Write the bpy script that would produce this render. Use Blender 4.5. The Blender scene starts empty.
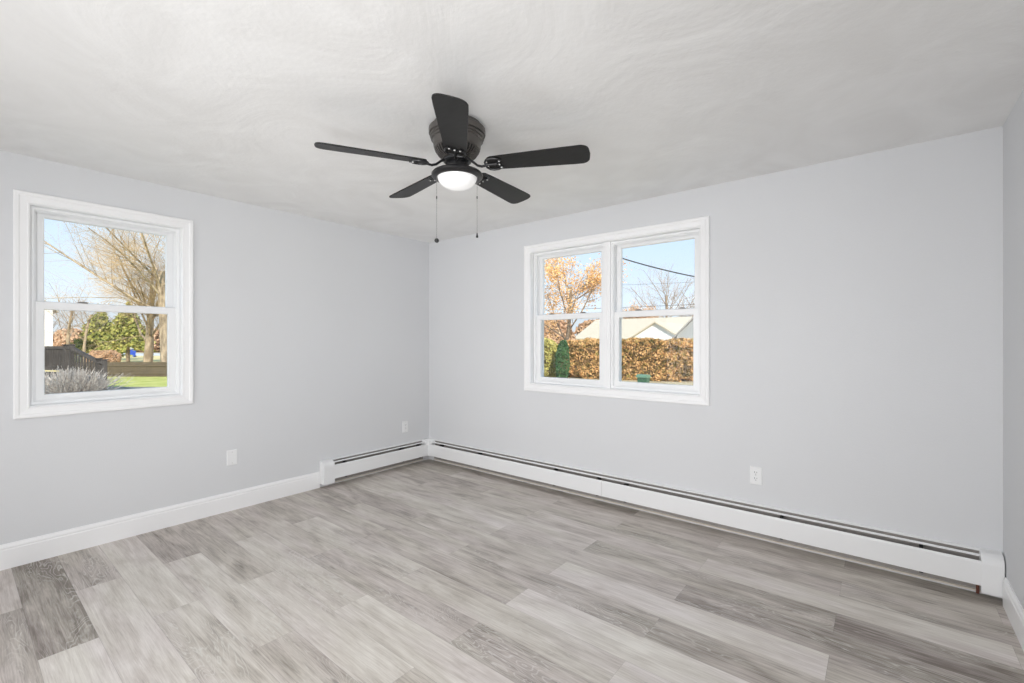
import bpy, bmesh, math, random
from mathutils import Vector, Matrix, noise
PI = math.pi
S = bpy.context.scene
COL = S.collection

# ------------------------------------------------------------------ camera, world, sun, lights
CX, CZ = 3.919, 1.3056          # camera x, eye height (camera y = 0)
YB = 3.3745                     # inner face of the back wall
XR = 4.393                      # inner face of the right wall
YF = -1.30                      # inner face of the front wall (behind the camera)
H = 2.40
GZ = -0.60                      # garden level
cam = bpy.data.cameras.new('camera')
cam.sensor_width = 36.0
cam.lens = 458.0 / 1024 * 36.0
cam.clip_end = 500
camo = bpy.data.objects.new('camera', cam)
COL.objects.link(camo)
camo.location = (CX, 0, CZ)
camo.rotation_euler = (PI / 2, 0, math.atan2(.6293, .7771))
S.camera = camo
S.view_settings.view_transform = 'Standard'
S.view_settings.look = 'None'
S.view_settings.exposure = 0.0
S.view_settings.gamma = 1.0
S.view_settings.use_curve_mapping = False
S.cycles.use_denoising = True
S.cycles.use_adaptive_sampling = False
S.cycles.max_bounces = 10
S.cycles.diffuse_bounces = 6
S.cycles.transparent_max_bounces = 16
S.cycles.caustics_reflective = False
S.cycles.caustics_refractive = False
S.cycles.sample_clamp_indirect = 6.0

W = bpy.data.worlds.new('sky')
S.world = W
W.use_nodes = True
nt = W.node_tree
nt.nodes.clear()
wo = nt.nodes.new('ShaderNodeOutputWorld')
bg = nt.nodes.new('ShaderNodeBackground')
tc = nt.nodes.new('ShaderNodeTexCoord')
sep = nt.nodes.new('ShaderNodeSeparateXYZ')
ramp = nt.nodes.new('ShaderNodeValToRGB')
ramp.color_ramp.elements[0].position = 0.0
ramp.color_ramp.elements[0].color = (.84, .93, 1.0, 1)
ramp.color_ramp.elements[1].position = 0.45
ramp.color_ramp.elements[1].color = (.36, .63, .98, 1)
cn = nt.nodes.new('ShaderNodeTexNoise')
cn.inputs['Scale'].default_value = 3.2
cn.inputs['Detail'].default_value = 6
cmap = nt.nodes.new('ShaderNodeMapping')
cmap.inputs['Scale'].default_value = (1, 1, 3.5)
cr = nt.nodes.new('ShaderNodeValToRGB')
cr.color_ramp.elements[0].position = .58
cr.color_ramp.elements[0].color = (0, 0, 0, 1)
cr.color_ramp.elements[1].position = .72
cr.color_ramp.elements[1].color = (.85, .85, .85, 1)
mx = nt.nodes.new('ShaderNodeMixRGB')
mx.inputs[2].default_value = (.97, .97, 1, 1)
nt.links.new(tc.outputs['Generated'], sep.inputs[0])
nt.links.new(sep.outputs['Z'], ramp.inputs[0])
nt.links.new(tc.outputs['Generated'], cmap.inputs[0])
nt.links.new(cmap.outputs[0], cn.inputs['Vector'])
nt.links.new(cn.outputs['Fac'], cr.inputs[0])
nt.links.new(cr.outputs[0], mx.inputs[0])
nt.links.new(ramp.outputs[0], mx.inputs[1])
nt.links.new(mx.outputs[0], bg.inputs[0])
nt.links.new(bg.outputs[0], wo.inputs[0])
bg.inputs[1].default_value = 1.15


def area(name, loc, rot, sx, sy, power, col=(1, 1, 1), portal=False):
    l = bpy.data.lights.new(name, 'AREA')
    l.shape = 'RECTANGLE'
    l.size, l.size_y = sx, sy
    l.energy = power
    l.color = col
    if portal:
        l.cycles.is_portal = True
    o = bpy.data.objects.new(name, l)
    COL.objects.link(o)
    o.location = loc
    o.rotation_euler = rot
    return o


sun = bpy.data.lights.new('sun', 'SUN')
sun.energy = 6.5
sun.angle = math.radians(.6)
sun.color = (1, .93, .80)
suno = bpy.data.objects.new('sun', sun)
COL.objects.link(suno)
suno.rotation_euler = Vector((-.62, .50, -.50)).to_track_quat('-Z', 'Y').to_euler()

# light portals in the two window openings (they only guide the sky light in)
area('sky_portal_left', (-.02, .69, 1.52), (0, -PI / 2, 0), 1.2, .75, 1, portal=True)
area('sky_portal_back', (2.16, YB + .02, 1.52), (-PI / 2, 0, 0), 1.5, 1.2, 1, portal=True)
# unseen fill lights added behind the camera to brighten the room
hl = area('rear_fill', (2.5, YF - .1, 1.20), (PI / 2, 0, 0), 3.3, 1.8, 32, (.985, .99, 1))
hl.data.spread = math.radians(102)
area('side_fill', (XR + .08, -.72, 1.05), (0, PI / 2, 0), 1.9, .8, 42, (.955, .975, 1))  # added fill from the side, shining through the gap made for it
area('overhead_fill', (3.2, -.70, 2.37), (0, 0, 0), 2.0, .7, 16, (1, .99, .97))  # added overhead fill, not a known lamp of the room
# small added fill aimed up at the far ceiling
fl = area('low_fill', (4.15, -.75, .45), Vector((-3.5, 2.4, 1.9)).to_track_quat('-Z', 'Y').to_euler(), .7, .6, 5, (1, 1, .99))
fl.data.spread = math.radians(75)


# ------------------------------------------------------------------ materials
def mat(name, col, rough=.5, metal=0., spec=.5, emit=None, estr=0.):
    m = bpy.data.materials.new(name)
    m.use_nodes = True
    b = m.node_tree.nodes['Principled BSDF']
    b.inputs['Base Color'].default_value = (*col, 1)
    b.inputs['Roughness'].default_value = rough
    b.inputs['Metallic'].default_value = metal
    b.inputs['Specular IOR Level'].default_value = spec
    if emit:
        b.inputs['Emission Color'].default_value = (*emit, 1)
        b.inputs['Emission Strength'].default_value = estr
    return m


def N(m, t, **k):
    n = m.node_tree.nodes.new(t)
    for a, v in k.items():
        if a in n.inputs:
            n.inputs[a].default_value = v
        else:
            setattr(n, a, v)
    return n


def K(m, a, b):
    m.node_tree.links.new(a, b)


def noisy(name, stops, scale=5., detail=4., rough=.8, stretch=(1, 1, 1), bump=0., bscale=None, spec=.3, dist=0.):
    """material whose colour comes from a noise ramp over object coordinates"""
    m = mat(name, stops[0][1], rough, spec=spec)
    b = m.node_tree.nodes['Principled BSDF']
    t = N(m, 'ShaderNodeTexCoord')
    mp = N(m, 'ShaderNodeMapping')
    mp.inputs['Scale'].default_value = stretch
    n = N(m, 'ShaderNodeTexNoise')
    n.inputs['Scale'].default_value = scale
    n.inputs['Detail'].default_value = detail
    n.inputs['Distortion'].default_value = dist
    r = N(m, 'ShaderNodeValToRGB')
    e = r.color_ramp.elements
    while len(e) < len(stops):
        e.new(.5)
    for q, (p, c) in zip(e, stops):
        q.position = p
        q.color = (*c, 1)
    K(m, t.outputs['Object'], mp.inputs[0])
    K(m, mp.outputs[0], n.inputs['Vector'])
    K(m, n.outputs['Fac'], r.inputs[0])
    K(m, r.outputs[0], b.inputs['Base Color'])
    if bump:
        n2 = N(m, 'ShaderNodeTexNoise')
        n2.inputs['Scale'].default_value = bscale or scale * 4
        n2.inputs['Detail'].default_value = 3
        K(m, mp.outputs[0], n2.inputs['Vector'])
        bp = N(m, 'ShaderNodeBump')
        bp.inputs['Strength'].default_value = bump
        bp.inputs['Distance'].default_value = .01
        K(m, n2.outputs['Fac'], bp.inputs['Height'])
        K(m, bp.outputs[0], b.inputs['Normal'])
    return m


M_wall = noisy('grey_wall_paint', [(.3, (.694, .702, .718)), (.7, (.709, .717, .733))], 1.2, 2, .62, bump=.10, bscale=180)
M_white = mat('white_trim_paint', (.90, .90, .905), .38)
M_vinyl = mat('white_vinyl', (.88, .885, .89), .30)
M_enamel = mat('white_enamel', (.84, .845, .85), .30)
M_plate = mat('white_plastic_plate', (.85, .855, .86), .28)
M_slot = mat('dark_socket_slot', (.12, .12, .12), .5)
M_black = mat('black_fan_metal', (.012, .012, .013), .35, spec=.5)
M_bronze = mat('dark_bronze_motor_metal', (.115, .106, .098), .38, .55)
M_latch = mat('grey_latch_metal', (.26, .25, .24), .4, .4)
M_fin = noisy('aluminium_fins', [(.3, (.16, .13, .11)), (.7, (.34, .30, .26))], 60, 2, .5)
M_dark = mat('heater_inner_shade_metal', (.36, .335, .315), .5, .3)
M_damper = mat('damper_metal', (.55, .55, .54), .35, .3)
M_lip = mat('cream_painted_foot', (.72, .66, .58), .5)
M_pipe = mat('copper_pipe', (.13, .045, .03), .5, .3)
M_bowl = mat('opal_lamp_glass', (.90, .90, .90), .18, emit=(1, .99, .97), estr=.22)
M_chain = mat('bead_chain_metal', (.30, .29, .28), .35, .8)


# glass: thin clear pane, a little mirror reflection
def glass(name, tint, refl):
    m = bpy.data.materials.new(name)
    m.use_nodes = True
    m.node_tree.nodes.clear()
    o = N(m, 'ShaderNodeOutputMaterial')
    t = N(m, 'ShaderNodeBsdfTransparent')
    t.inputs[0].default_value = (*tint, 1)
    g = N(m, 'ShaderNodeBsdfGlossy')
    g.inputs['Roughness'].default_value = .02
    x = N(m, 'ShaderNodeMixShader')
    x.inputs[0].default_value = refl
    K(m, t.outputs[0], x.inputs[1])
    K(m, g.outputs[0], x.inputs[2])
    K(m, x.outputs[0], o.inputs[0])
    return m


M_glass = glass('clear_window_glass', (.99, .995, .995), .007)
M_screen = bpy.data.materials.new('insect_mesh')
M_screen.use_nodes = True
_n = M_screen.node_tree
_b = _n.nodes['Principled BSDF']
_b.inputs['Base Color'].default_value = (.10, .10, .10, 1)
_b.inputs['Alpha'].default_value = .10

# ceiling: hand-trowelled plaster
M_ceil = mat('trowelled_ceiling_plaster', (.80, .79, .78), .7)
b = M_ceil.node_tree.nodes['Principled BSDF']
t = N(M_ceil, 'ShaderNodeTexCoord')
n1 = N(M_ceil, 'ShaderNodeTexNoise'); n1.inputs['Scale'].default_value = 1.6; n1.inputs['Detail'].default_value = 5; n1.inputs['Distortion'].default_value = 2.2
n3 = N(M_ceil, 'ShaderNodeTexNoise'); n3.inputs['Scale'].default_value = 45; n3.inputs['Detail'].default_value = 4
r1 = N(M_ceil, 'ShaderNodeValToRGB')
r1.color_ramp.elements[0].position = .35; r1.color_ramp.elements[0].color = (.815, .81, .80, 1)
r1.color_ramp.elements[1].position = .66; r1.color_ramp.elements[1].color = (.87, .868, .86, 1)
K(M_ceil, t.outputs['Object'], n1.inputs['Vector'])
K(M_ceil, t.outputs['Object'], n3.inputs['Vector'])
K(M_ceil, n1.outputs['Fac'], r1.inputs[0])
K(M_ceil, r1.outputs[0], b.inputs['Base Color'])
ad = N(M_ceil, 'ShaderNodeMath', operation='MULTIPLY_ADD')
ad.inputs[1].default_value = .12
K(M_ceil, n3.outputs['Fac'], ad.inputs[0]); K(M_ceil, n1.outputs['Fac'], ad.inputs[2])
bp = N(M_ceil, 'ShaderNodeBump'); bp.inputs['Strength'].default_value = .35; bp.inputs['Distance'].default_value = .02
K(M_ceil, ad.outputs[0], bp.inputs['Height']); K(M_ceil, bp.outputs[0], b.inputs['Normal'])


def floor_mat():
    """grey vinyl oak planks: tone per plank from a colour attribute, grain over the plank's own UVs"""
    m = mat('grey_oak_vinyl_plank', (.4, .38, .36), .42)
    b = m.node_tree.nodes['Principled BSDF']
    uv = N(m, 'ShaderNodeUVMap', uv_map='plank')
    at = N(m, 'ShaderNodeAttribute', attribute_name='tone')
    sc = N(m, 'ShaderNodeSeparateColor')
    K(m, at.outputs['Color'], sc.inputs[0])
    # coordinates: u metres along, v metres across, random slice per plank
    su = N(m, 'ShaderNodeSeparateXYZ'); K(m, uv.outputs[0], su.inputs[0])
    cz = N(m, 'ShaderNodeMath', operation='MULTIPLY'); cz.inputs[1].default_value = 37.
    K(m, sc.outputs[1], cz.inputs[0])
    co = N(m, 'ShaderNodeCombineXYZ')
    K(m, su.outputs[0], co.inputs[0]); K(m, su.outputs[1], co.inputs[1]); K(m, cz.outputs[0], co.inputs[2])

    def nz(scale, stretch, detail, dist=0., rough=.5):
        mp = N(m, 'ShaderNodeMapping'); mp.inputs['Scale'].default_value = stretch
        n = N(m, 'ShaderNodeTexNoise')
        n.inputs['Scale'].default_value = scale; n.inputs['Detail'].default_value = detail
        n.inputs['Distortion'].default_value = dist; n.inputs['Roughness'].default_value = rough
        K(m, co.outputs[0], mp.inputs[0]); K(m, mp.outputs[0], n.inputs['Vector'])
        return n.outputs['Fac']

    def mth(op, a, b_=None, c=None, clamp=False):
        x = N(m, 'ShaderNodeMath', operation=op); x.use_clamp = clamp
        for i, v in enumerate((a, b_, c)):
            if v is None: continue
            if isinstance(v, (int, float)): x.inputs[i].default_value = v
            else: K(m, v, x.inputs[i])
        return x.outputs[0]

    broad = nz(1.0, (2.6, 9, 1), 3, .8)          # long soft clouds
    fine = nz(1.0, (7, 170, 1), 5, .5, .7)      # fine fibres
    mid = nz(1.0, (2.0, 32, 1), 4, .9, .6)
    # cathedral grain: contour lines of a stretched noise height field
    hgt = nz(1.0, (1.5, 9.0, 1), 2.5, .5)
    per = nz(1.0, (60, 60, 1), 2)
    k = mth('MULTIPLY_ADD', hgt, 30., mth('MULTIPLY', per, .20))
    fr = mth('FRACT', k)
    tri = mth('ABSOLUTE', mth('SUBTRACT', fr, .5))       # 0 at the line centre
    line = mth('SUBTRACT', 1., mth('MULTIPLY', tri, 5.5), clamp=True)
    # lines are only seen in patches
    pat = nz(1.0, (2.2, 6.5, 1), 2, .4)
    patm = N(m, 'ShaderNodeMapRange'); patm.inputs['From Min'].default_value = .46; patm.inputs['From Max'].default_value = .58
    K(m, pat, patm.inputs['Value'])
    sw = mth('MULTIPLY', patm.outputs[0], sc.outputs[2])
    line = mth('MULTIPLY', line, sw)
    line = mth('MULTIPLY', line, mth('MULTIPLY_ADD', fine, 3.0, -.55, clamp=True))
    # tone
    tone = mth('MULTIPLY_ADD', sc.outputs[0], .62, .22)
    tone = mth('ADD', tone, mth('MULTIPLY_ADD', broad, .95, -.475))
    tone = mth('ADD', tone, mth('MULTIPLY_ADD', mid, .72, -.36))
    tone = mth('ADD', tone, mth('MULTIPLY_ADD', fine, 1.0, -.50))
    tone = mth('SUBTRACT', tone, mth('MULTIPLY', sw, .10))
    rp = N(m, 'ShaderNodeValToRGB')
    e = rp.color_ramp.elements
    e[0].position = 0.; e[0].color = (.180, .152, .128, 1)
    e[1].position = 1.; e[1].color = (.770, .735, .700, 1)
    x = e.new(.5); x.color = (.535, .490, .450, 1)
    K(m, tone, rp.inputs[0])
    mixl = N(m, 'ShaderNodeMixRGB'); mixl.inputs[2].default_value = (.66, .64, .61, 1)
    K(m, mth('MULTIPLY', line, .95), mixl.inputs[0]); K(m, rp.outputs[0], mixl.inputs[1])
    # knots
    vo = N(m, 'ShaderNodeTexVoronoi'); vo.inputs['Scale'].default_value = 1.0
    mp = N(m, 'ShaderNodeMapping'); mp.inputs['Scale'].default_value = (1.6, 9.0, 1)
    K(m, co.outputs[0], mp.inputs[0]); K(m, mp.outputs[0], vo.inputs['Vector'])
    kn = N(m, 'ShaderNodeMapRange'); kn.inputs['From Min'].default_value = .075; kn.inputs['From Max'].default_value = .03
    K(m, vo.outputs['Distance'], kn.inputs['Value'])
    mk = N(m, 'ShaderNodeMixRGB'); mk.inputs[2].default_value = (.13, .11, .095, 1)
    K(m, mth('MULTIPLY', kn.outputs[0], .55), mk.inputs[0]); K(m, mixl.outputs[0], mk.inputs[1])
    # seams: v runs 0..W, u runs from 0 to plank length (second uv stores distance to the ends)
    uv2 = N(m, 'ShaderNodeUVMap', uv_map='edge')
    s2 = N(m, 'ShaderNodeSeparateXYZ'); K(m, uv2.outputs[0], s2.inputs[0])
    dv = mth('SUBTRACT', PW / 2, mth('ABSOLUTE', mth('SUBTRACT', s2.outputs[1], PW / 2)))
    du = s2.outputs[0]
    sv = mth('LESS_THAN', dv, .0011)
    se = mth('LESS_THAN', du, .0016)
    seam = mth('MAXIMUM', sv, se)
    ms = N(m, 'ShaderNodeMixRGB'); ms.inputs[2].default_value = (.10, .085, .075, 1)
    K(m, mth('MULTIPLY', seam, .30), ms.inputs[0]); K(m, mk.outputs[0], ms.inputs[1])
    hu = N(m, 'ShaderNodeMixRGB', blend_type='MULTIPLY'); hu.inputs[0].default_value = 1
    hr = N(m, 'ShaderNodeValToRGB'); hr.color_ramp.elements[0].color = (1.0, 1.0, .97, 1); hr.color_ramp.elements[1].color = (1.01, .99, 1.0, 1)
    K(m, nz(1.0, (1.1, 5, 1), 2), hr.inputs[0]); hr.color_ramp.elements[0].position = .4; hr.color_ramp.elements[1].position = .6
    K(m, ms.outputs[0], hu.inputs[1]); K(m, hr.outputs[0], hu.inputs[2])
    K(m, hu.outputs[0], b.inputs['Base Color'])
    K(m, mth('MULTIPLY_ADD', fine, .15, .36), b.inputs['Roughness'])
    bp = N(m, 'ShaderNodeBump'); bp.inputs['Strength'].default_value = .12; bp.inputs['Distance'].default_value = .002
    K(m, fine, bp.inputs['Height']); K(m, bp.outputs[0], b.inputs['Normal'])
    return m


# ------------------------------------------------------------------ mesh helpers
def link(name, me, m=None, parent=None):
    o = bpy.data.objects.new(name, me)
    COL.objects.link(o)
    if m is not None:
        for q in (m if isinstance(m, (list, tuple)) else [m]):
            me.materials.append(q)
    if parent is not None:
        o.parent = parent
    return o


def mesh(name, vs, fs, m=None, parent=None, smooth=False, loc=None):
    me = bpy.data.meshes.new(name)
    me.from_pydata([tuple(v) for v in vs], [], fs)
    me.update()
    if smooth:
        me.polygons.foreach_set('use_smooth', [True] * len(me.polygons))
    o = link(name, me, m, parent)
    if loc is not None:
        o.location = loc
    return o


def obm(name, bm, m=None, parent=None, smooth=False):
    bmesh.ops.recalc_face_normals(bm, faces=bm.faces)
    me = bpy.data.meshes.new(name)
    bm.to_mesh(me)
    bm.free()
    if smooth:
        me.polygons.foreach_set('use_smooth', [True] * len(me.polygons))
        me.set_sharp_from_angle(angle=math.radians(32))
    return link(name, me, m, parent)


def box(bm, a, b_, bev=0.):
    x0, x1 = sorted((a[0], b_[0])); y0, y1 = sorted((a[1], b_[1])); z0, z1 = sorted((a[2], b_[2]))
    vs = [bm.verts.new(p) for p in ((x0, y0, z0), (x1, y0, z0), (x1, y1, z0), (x0, y1, z0), (x0, y0, z1), (x1, y0, z1), (x1, y1, z1), (x0, y1, z1))]
    fs = [bm.faces.new([vs[i] for i in f]) for f in ((0, 3, 2, 1), (4, 5, 6, 7), (0, 1, 5, 4), (1, 2, 6, 5), (2, 3, 7, 6), (3, 0, 4, 7))]
    if bev:
        es = list({e for f in fs for e in f.edges})
        bmesh.ops.bevel(bm, geom=es, offset=bev, segments=2, affect='EDGES', profile=.6)


def lathe(bm, prof, seg=48, center=(0, 0, 0)):
    rings = []
    for r, z in prof:
        if r < 1e-5:
            rings.append([bm.verts.new((center[0], center[1], center[2] + z))])
        else:
            rings.append([bm.verts.new((center[0] + r * math.cos(2 * PI * i / seg), center[1] + r * math.sin(2 * PI * i / seg), center[2] + z)) for i in range(seg)])
    for a, b_ in zip(rings, rings[1:]):
        for i in range(seg):
            j = (i + 1) % seg
            if len(a) == 1 and len(b_) == 1: continue
            if len(a) == 1: bm.faces.new((a[0], b_[i], b_[j]))
            elif len(b_) == 1: bm.faces.new((a[i], a[j], b_[0]))
            else: bm.faces.new((a[i], a[j], b_[j], b_[i]))


def tube(bm, pts, r, seg=8, cap=True, flat=1.):
    pts = [Vector(p) for p in pts]
    rings = []
    for i, p in enumerate(pts):
        d = (pts[min(i + 1, len(pts) - 1)] - pts[max(i - 1, 0)]).normalized()
        up = Vector((0, 0, 1)) if abs(d.z) < .95 else Vector((1, 0, 0))
        a = d.cross(up).normalized(); c = a.cross(d).normalized()
        rr = r[i] if isinstance(r, (list, tuple)) else r
        rings.append([bm.verts.new(p + a * rr * math.cos(2 * PI * k / seg) + c * rr * flat * math.sin(2 * PI * k / seg)) for k in range(seg)])
    for a, b_ in zip(rings, rings[1:]):
        for k in range(seg):
            bm.faces.new((a[k], a[(k + 1) % seg], b_[(k + 1) % seg], b_[k]))
    if cap:
        bm.faces.new(rings[0][::-1]); bm.faces.new(rings[-1])


def extrude(bm, prof, f0, f1):
    """closed profile; f0/f1 map a profile point to 3-D at the two ends"""
    a = [bm.verts.new(f0(p)) for p in prof]
    b_ = [bm.verts.new(f1(p)) for p in prof]
    n = len(prof)
    for i in range(n):
        bm.faces.new((a[i], a[(i + 1) % n], b_[(i + 1) % n], b_[i]))
    bm.faces.new(a[::-1]); bm.faces.new(b_)


def loops(bm, ls, closed=True):
    """bridge a list of equally long closed vertex loops"""
    rs = [[bm.verts.new(p) for p in l] for l in ls]
    n = len(rs[0])
    prs = list(zip(rs, rs[1:])) + ([(rs[-1], rs[0])] if closed else [])
    for a, b_ in prs:
        for i in range(n):
            bm.faces.new((a[i], a[(i + 1) % n], b_[(i + 1) % n], b_[i]))


def thing(name, label, cat, loc=(0, 0, 0), group=None):
    o = bpy.data.objects.new(name, None)
    COL.objects.link(o)
    o.location = loc
    o.empty_display_size = .1
    o['label'] = label; o['category'] = cat
    if group: o['group'] = group
    return o


def tag(o, label, cat, group=None, kind=None):
    o['label'] = label; o['category'] = cat
    if group: o['group'] = group
    if kind: o['kind'] = kind
    return o


def struct(o, label=None, cat=None):
    o['kind'] = 'structure'
    if label: o['label'] = label
    if cat: o['category'] = cat
    return o


def at(u, t, z=0.):
    """a real place in the garden: t metres in front of the camera on the bearing of column u"""
    s = (u - 512) / 458.0
    return Vector((CX + t * (-.6293 + .7771 * s), t * (.7771 + .6293 * s), z))


def hz(v, t):
    return CZ + (341.5 - v) / 458.0 * t


# ------------------------------------------------------------------ the room shell
T = .15
WL = (.306, 1.069, .918, 2.122)          # left window opening: y0 y1 z0 z1
WB = (1.406, 2.912, .918, 2.122)         # back window opening: x0 x1 z0 z1
bm = bmesh.new()
y0, y1, z0, z1 = WL
box(bm, (-T, YF - T, -.25), (0, y0, H)); box(bm, (-T, y1, -.25), (0, YB + T, H))
box(bm, (-T, y0, -.25), (0, y1, z0)); box(bm, (-T, y0, z1), (0, y1, H))
struct(obm('wall_left', bm, M_wall), 'pale grey painted wall with the single window on the left', 'wall')
bm = bmesh.new()
x0, x1, z0, z1 = WB
box(bm, (0, YB, -.25), (x0, YB + T, H)); box(bm, (x1, YB, -.25), (XR + T, YB + T, H))
box(bm, (x0, YB, -.25), (x1, YB + T, z0)); box(bm, (x0, YB, z1), (x1, YB + T, H))
struct(obm('wall_back', bm, M_wall), 'pale grey painted back wall with the double window', 'wall')
bm = bmesh.new()
box(bm, (XR, YF - T, -.25), (XR + T, -1.15, H)); box(bm, (XR, -.29, -.25), (XR + T, YB, H)); box(bm, (XR, -1.15, 2.04), (XR + T, -.29, H)); box(bm, (XR, -1.15, -.25), (XR + T, -.29, 0))  # the gap behind the camera is added for the side fill
struct(obm('wall_right', bm, M_wall), 'pale grey painted wall at the right edge', 'wall')
bm = bmesh.new()
ox0, ox1, oz = .80, 4.20, 2.2            # unseen opening added to let the rear fill in
box(bm, (0, YF - T, 0), (ox0, YF, H)); box(bm, (ox1, YF - T, 0), (XR, YF, H)); box(bm, (ox0, YF - T, oz), (ox1, YF, H))
struct(obm('wall_front', bm, M_wall), 'pale grey wall behind the camera with an opening added for the fill light', 'wall')
bm = bmesh.new()
box(bm, (-T, YF - T, H), (XR + T, YB + T, H + .12))
struct(obm('ceiling', bm, M_ceil), 'off-white hand-trowelled plaster ceiling', 'ceiling')
# unseen enclosure added around the fill lights, keeps the sun out
bm = bmesh.new()
box(bm, (-T, YF - 1.5, 0), (0, YF - T, H)); box(bm, (XR, YF - 1.5, 0), (XR + T, YF - T, H)); box(bm, (-T, YF - 1.6, 0), (XR + T, YF - 1.5, H))
box(bm, (-T, YF - 1.6, H), (XR + T, YF - T, H + .12))
box(bm, (XR + 1.3, -2.0, 0), (XR + 1.42, .6, H)); box(bm, (XR + T, -2.1, 0), (XR + 1.42, -2.0, H)); box(bm, (XR + T, .6, 0), (XR + 1.42, .7, H)); box(bm, (XR + T, -2.1, H), (XR + 1.42, .7, H + .12))
box(bm, (XR + .02, -2.1, -.2), (XR + 1.42, .7, -.002))
struct(obm('fill_enclosure', bm, M_wall), 'pale grey enclosure added out of view around the fill lights', 'wall')

# floor: one sheet, one face per plank
PW = .189
M_floor = floor_mat()
EV = [-.01, 1.23, 2.46, 3.745, 4.99]
OD = [-.59, .64, 1.85, 3.10, 4.35, 5.6]
TONES = {  # (row, plank) -> (tone, swirl)
    -1: [(.55, .5), (.30, 1), (.45, .6), (.5, .3), (.5, .5)],
    0: [(-.02, .8), (.86, .15), (.5, .5), (.5, .5)],
    1: [(.42, .9), (.74, .1), (.5, .5), (.5, .4), (.4, .5)],
    2: [(.80, .25), (.62, 1), (.6, .5), (.5, .5)],
    3: [(.22, .7), (.72, .9), (.42, .6), (.5, .5), (.5, .5)],
    4: [(.38, .1), (.74, 1), (.34, .5), (.6, .4)],
    5: [(.32, .2), (.66, 1), (.84, .1), (.3, .8), (.4, .4)],
    6: [(.55, .2), (.40, .8), (.40, .9), (.5, .5)],
    7: [(.30, .2), (.66, 1), (.62, .4), (.76, .2), (.4, .4)],
    8: [(.42, .3), (.42, .5), (.92, .0), (.5, .2)],
    9: [(.30, .2), (.52, .3), (.40, .9), (.22, .8), (.4, .4)],
    10: [(.34, .3), (.50, .2), (.88, .0), (.42, .2)],
    11: [(.60, .2), (.72, .7), (.46, .4), (.12, .9), (.3, .2)],
    12: [(.62, .2), (.66, .2), (.30, .9), (.04, .6)],
    13: [(.45, .2), (.48, .2), (.52, .1), (.78, .0), (.6, .2)],
    14: [(.30, .2), (.50, .2), (.34, .7), (.30, .9)],
    15: [(.34, .2), (.62, .2), (.42, .3), (.46, .4), (.4, .4)],
    16: [(.40, .2), (.26, .1), (.62, .0), (.26, .1)],
    17: [(.40, .2)] * 6}
me = bpy.data.meshes.new('floor')
vs, fs, uvs, eds, tns = [], [], [], [], []
rr = random.Random(11)
for k in range(-12, 18):
    ya, yb = .235 + PW * k, .235 + PW * (k + 1)
    js = EV if k % 2 == 0 else OD
    for i in range(len(js) - 1):
        a, b_ = js[i], js[i + 1]
        tn, swl = TONES.get(k, [(rr.uniform(.25, .85), rr.uniform(0, 1)) for _ in range(6)])[i] if i < len(TONES.get(k, [0] * 6)) else (.5, .3)
        sd = rr.random(); ou = rr.uniform(0, 30); ov = rr.uniform(0, 30)
        ca, cb = max(a, -.02), min(b_, XR + .02)
        cya, cyb = max(ya, YF - 1.5), min(yb, YB + .02)
        if cb <= ca or cyb <= cya: continue
        n = len(vs)
        vs += [(ca, cya, 0), (cb, cya, 0), (cb, cyb, 0), (ca, cyb, 0)]
        fs.append((n, n + 1, n + 2, n + 3))
        uvs += [(ou + ca - a, ov + cya - ya), (ou + cb - a, ov + cya - ya), (ou + cb - a, ov + cyb - ya), (ou + ca - a, ov + cyb - ya)]
        eds += [(ca - a, cya - ya), (cb - a, cya - ya), (cb - a, cyb - ya), (ca - a, cyb - ya)]
        tns += [(tn, sd, swl, 1)] * 4
# a solid slab under the plank faces
n = len(vs)
X0, X1, Y0, Y1 = -.02, XR + .02, YF - 1.5, YB + .02
vs += [(X0, Y0, -.001), (X1, Y0, -.001), (X1, Y1, -.001), (X0, Y1, -.001), (X0, Y0, -.2), (X1, Y0, -.2), (X1, Y1, -.2), (X0, Y1, -.2)]
for f in ((7, 6, 5, 4), (0, 4, 5, 1), (1, 5, 6, 2), (2, 6, 7, 3), (3, 7, 4, 0), (0, 1, 2, 3)):
    fs.append(tuple(n + q for q in f))
    uvs += [(.1, .1)] * 4; eds += [(.1, .1)] * 4; tns += [(.5, .5, 0, 1)] * 4
me.from_pydata(vs, [], fs)
l1 = me.uv_layers.new(name='plank'); l2 = me.uv_layers.new(name='edge')
l1.data.foreach_set('uv', [c for p in uvs for c in p])
l2.data.foreach_set('uv', [c for p in eds for c in p])
ca_ = me.color_attributes.new('tone', 'FLOAT_COLOR', 'CORNER')
ca_.data.foreach_set('color', [c for p in tns for c in p])
struct(link('floor', me, M_floor), 'grey oak plank floor running parallel to the back wall', 'floor')

# baseboards: stepped moulding profile (distance from wall, height)
BP = [(0, 0), (.014, 0), (.014, .108), (.011, .114), (.0125, .122), (.0105, .130), (.006, .137), (.0045, .143), (0, .143)]
bm = bmesh.new()
extrude(bm, BP, lambda p: (p[0], YF, p[1]), lambda p: (p[0], 2.098, p[1]))
struct(obm('baseboard_left', bm, M_white), 'white moulded baseboard under the single window', 'baseboard')
bm = bmesh.new()
extrude(bm, BP, lambda p: (XR - p[0], -.29, p[1]), lambda p: (XR - p[0], YB - .088, p[1]))
struct(obm('baseboard_right', bm, M_white), 'white moulded baseboard along the right wall', 'baseboard')


# ------------------------------------------------------------------ windows
def rect_loop(F, u0, u1, z0, z1, o, d):
    return [F(u0 - o, d, z0 - o), F(u1 + o, d, z0 - o), F(u1 + o, d, z1 + o), F(u0 - o, d, z1 + o)]


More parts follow.
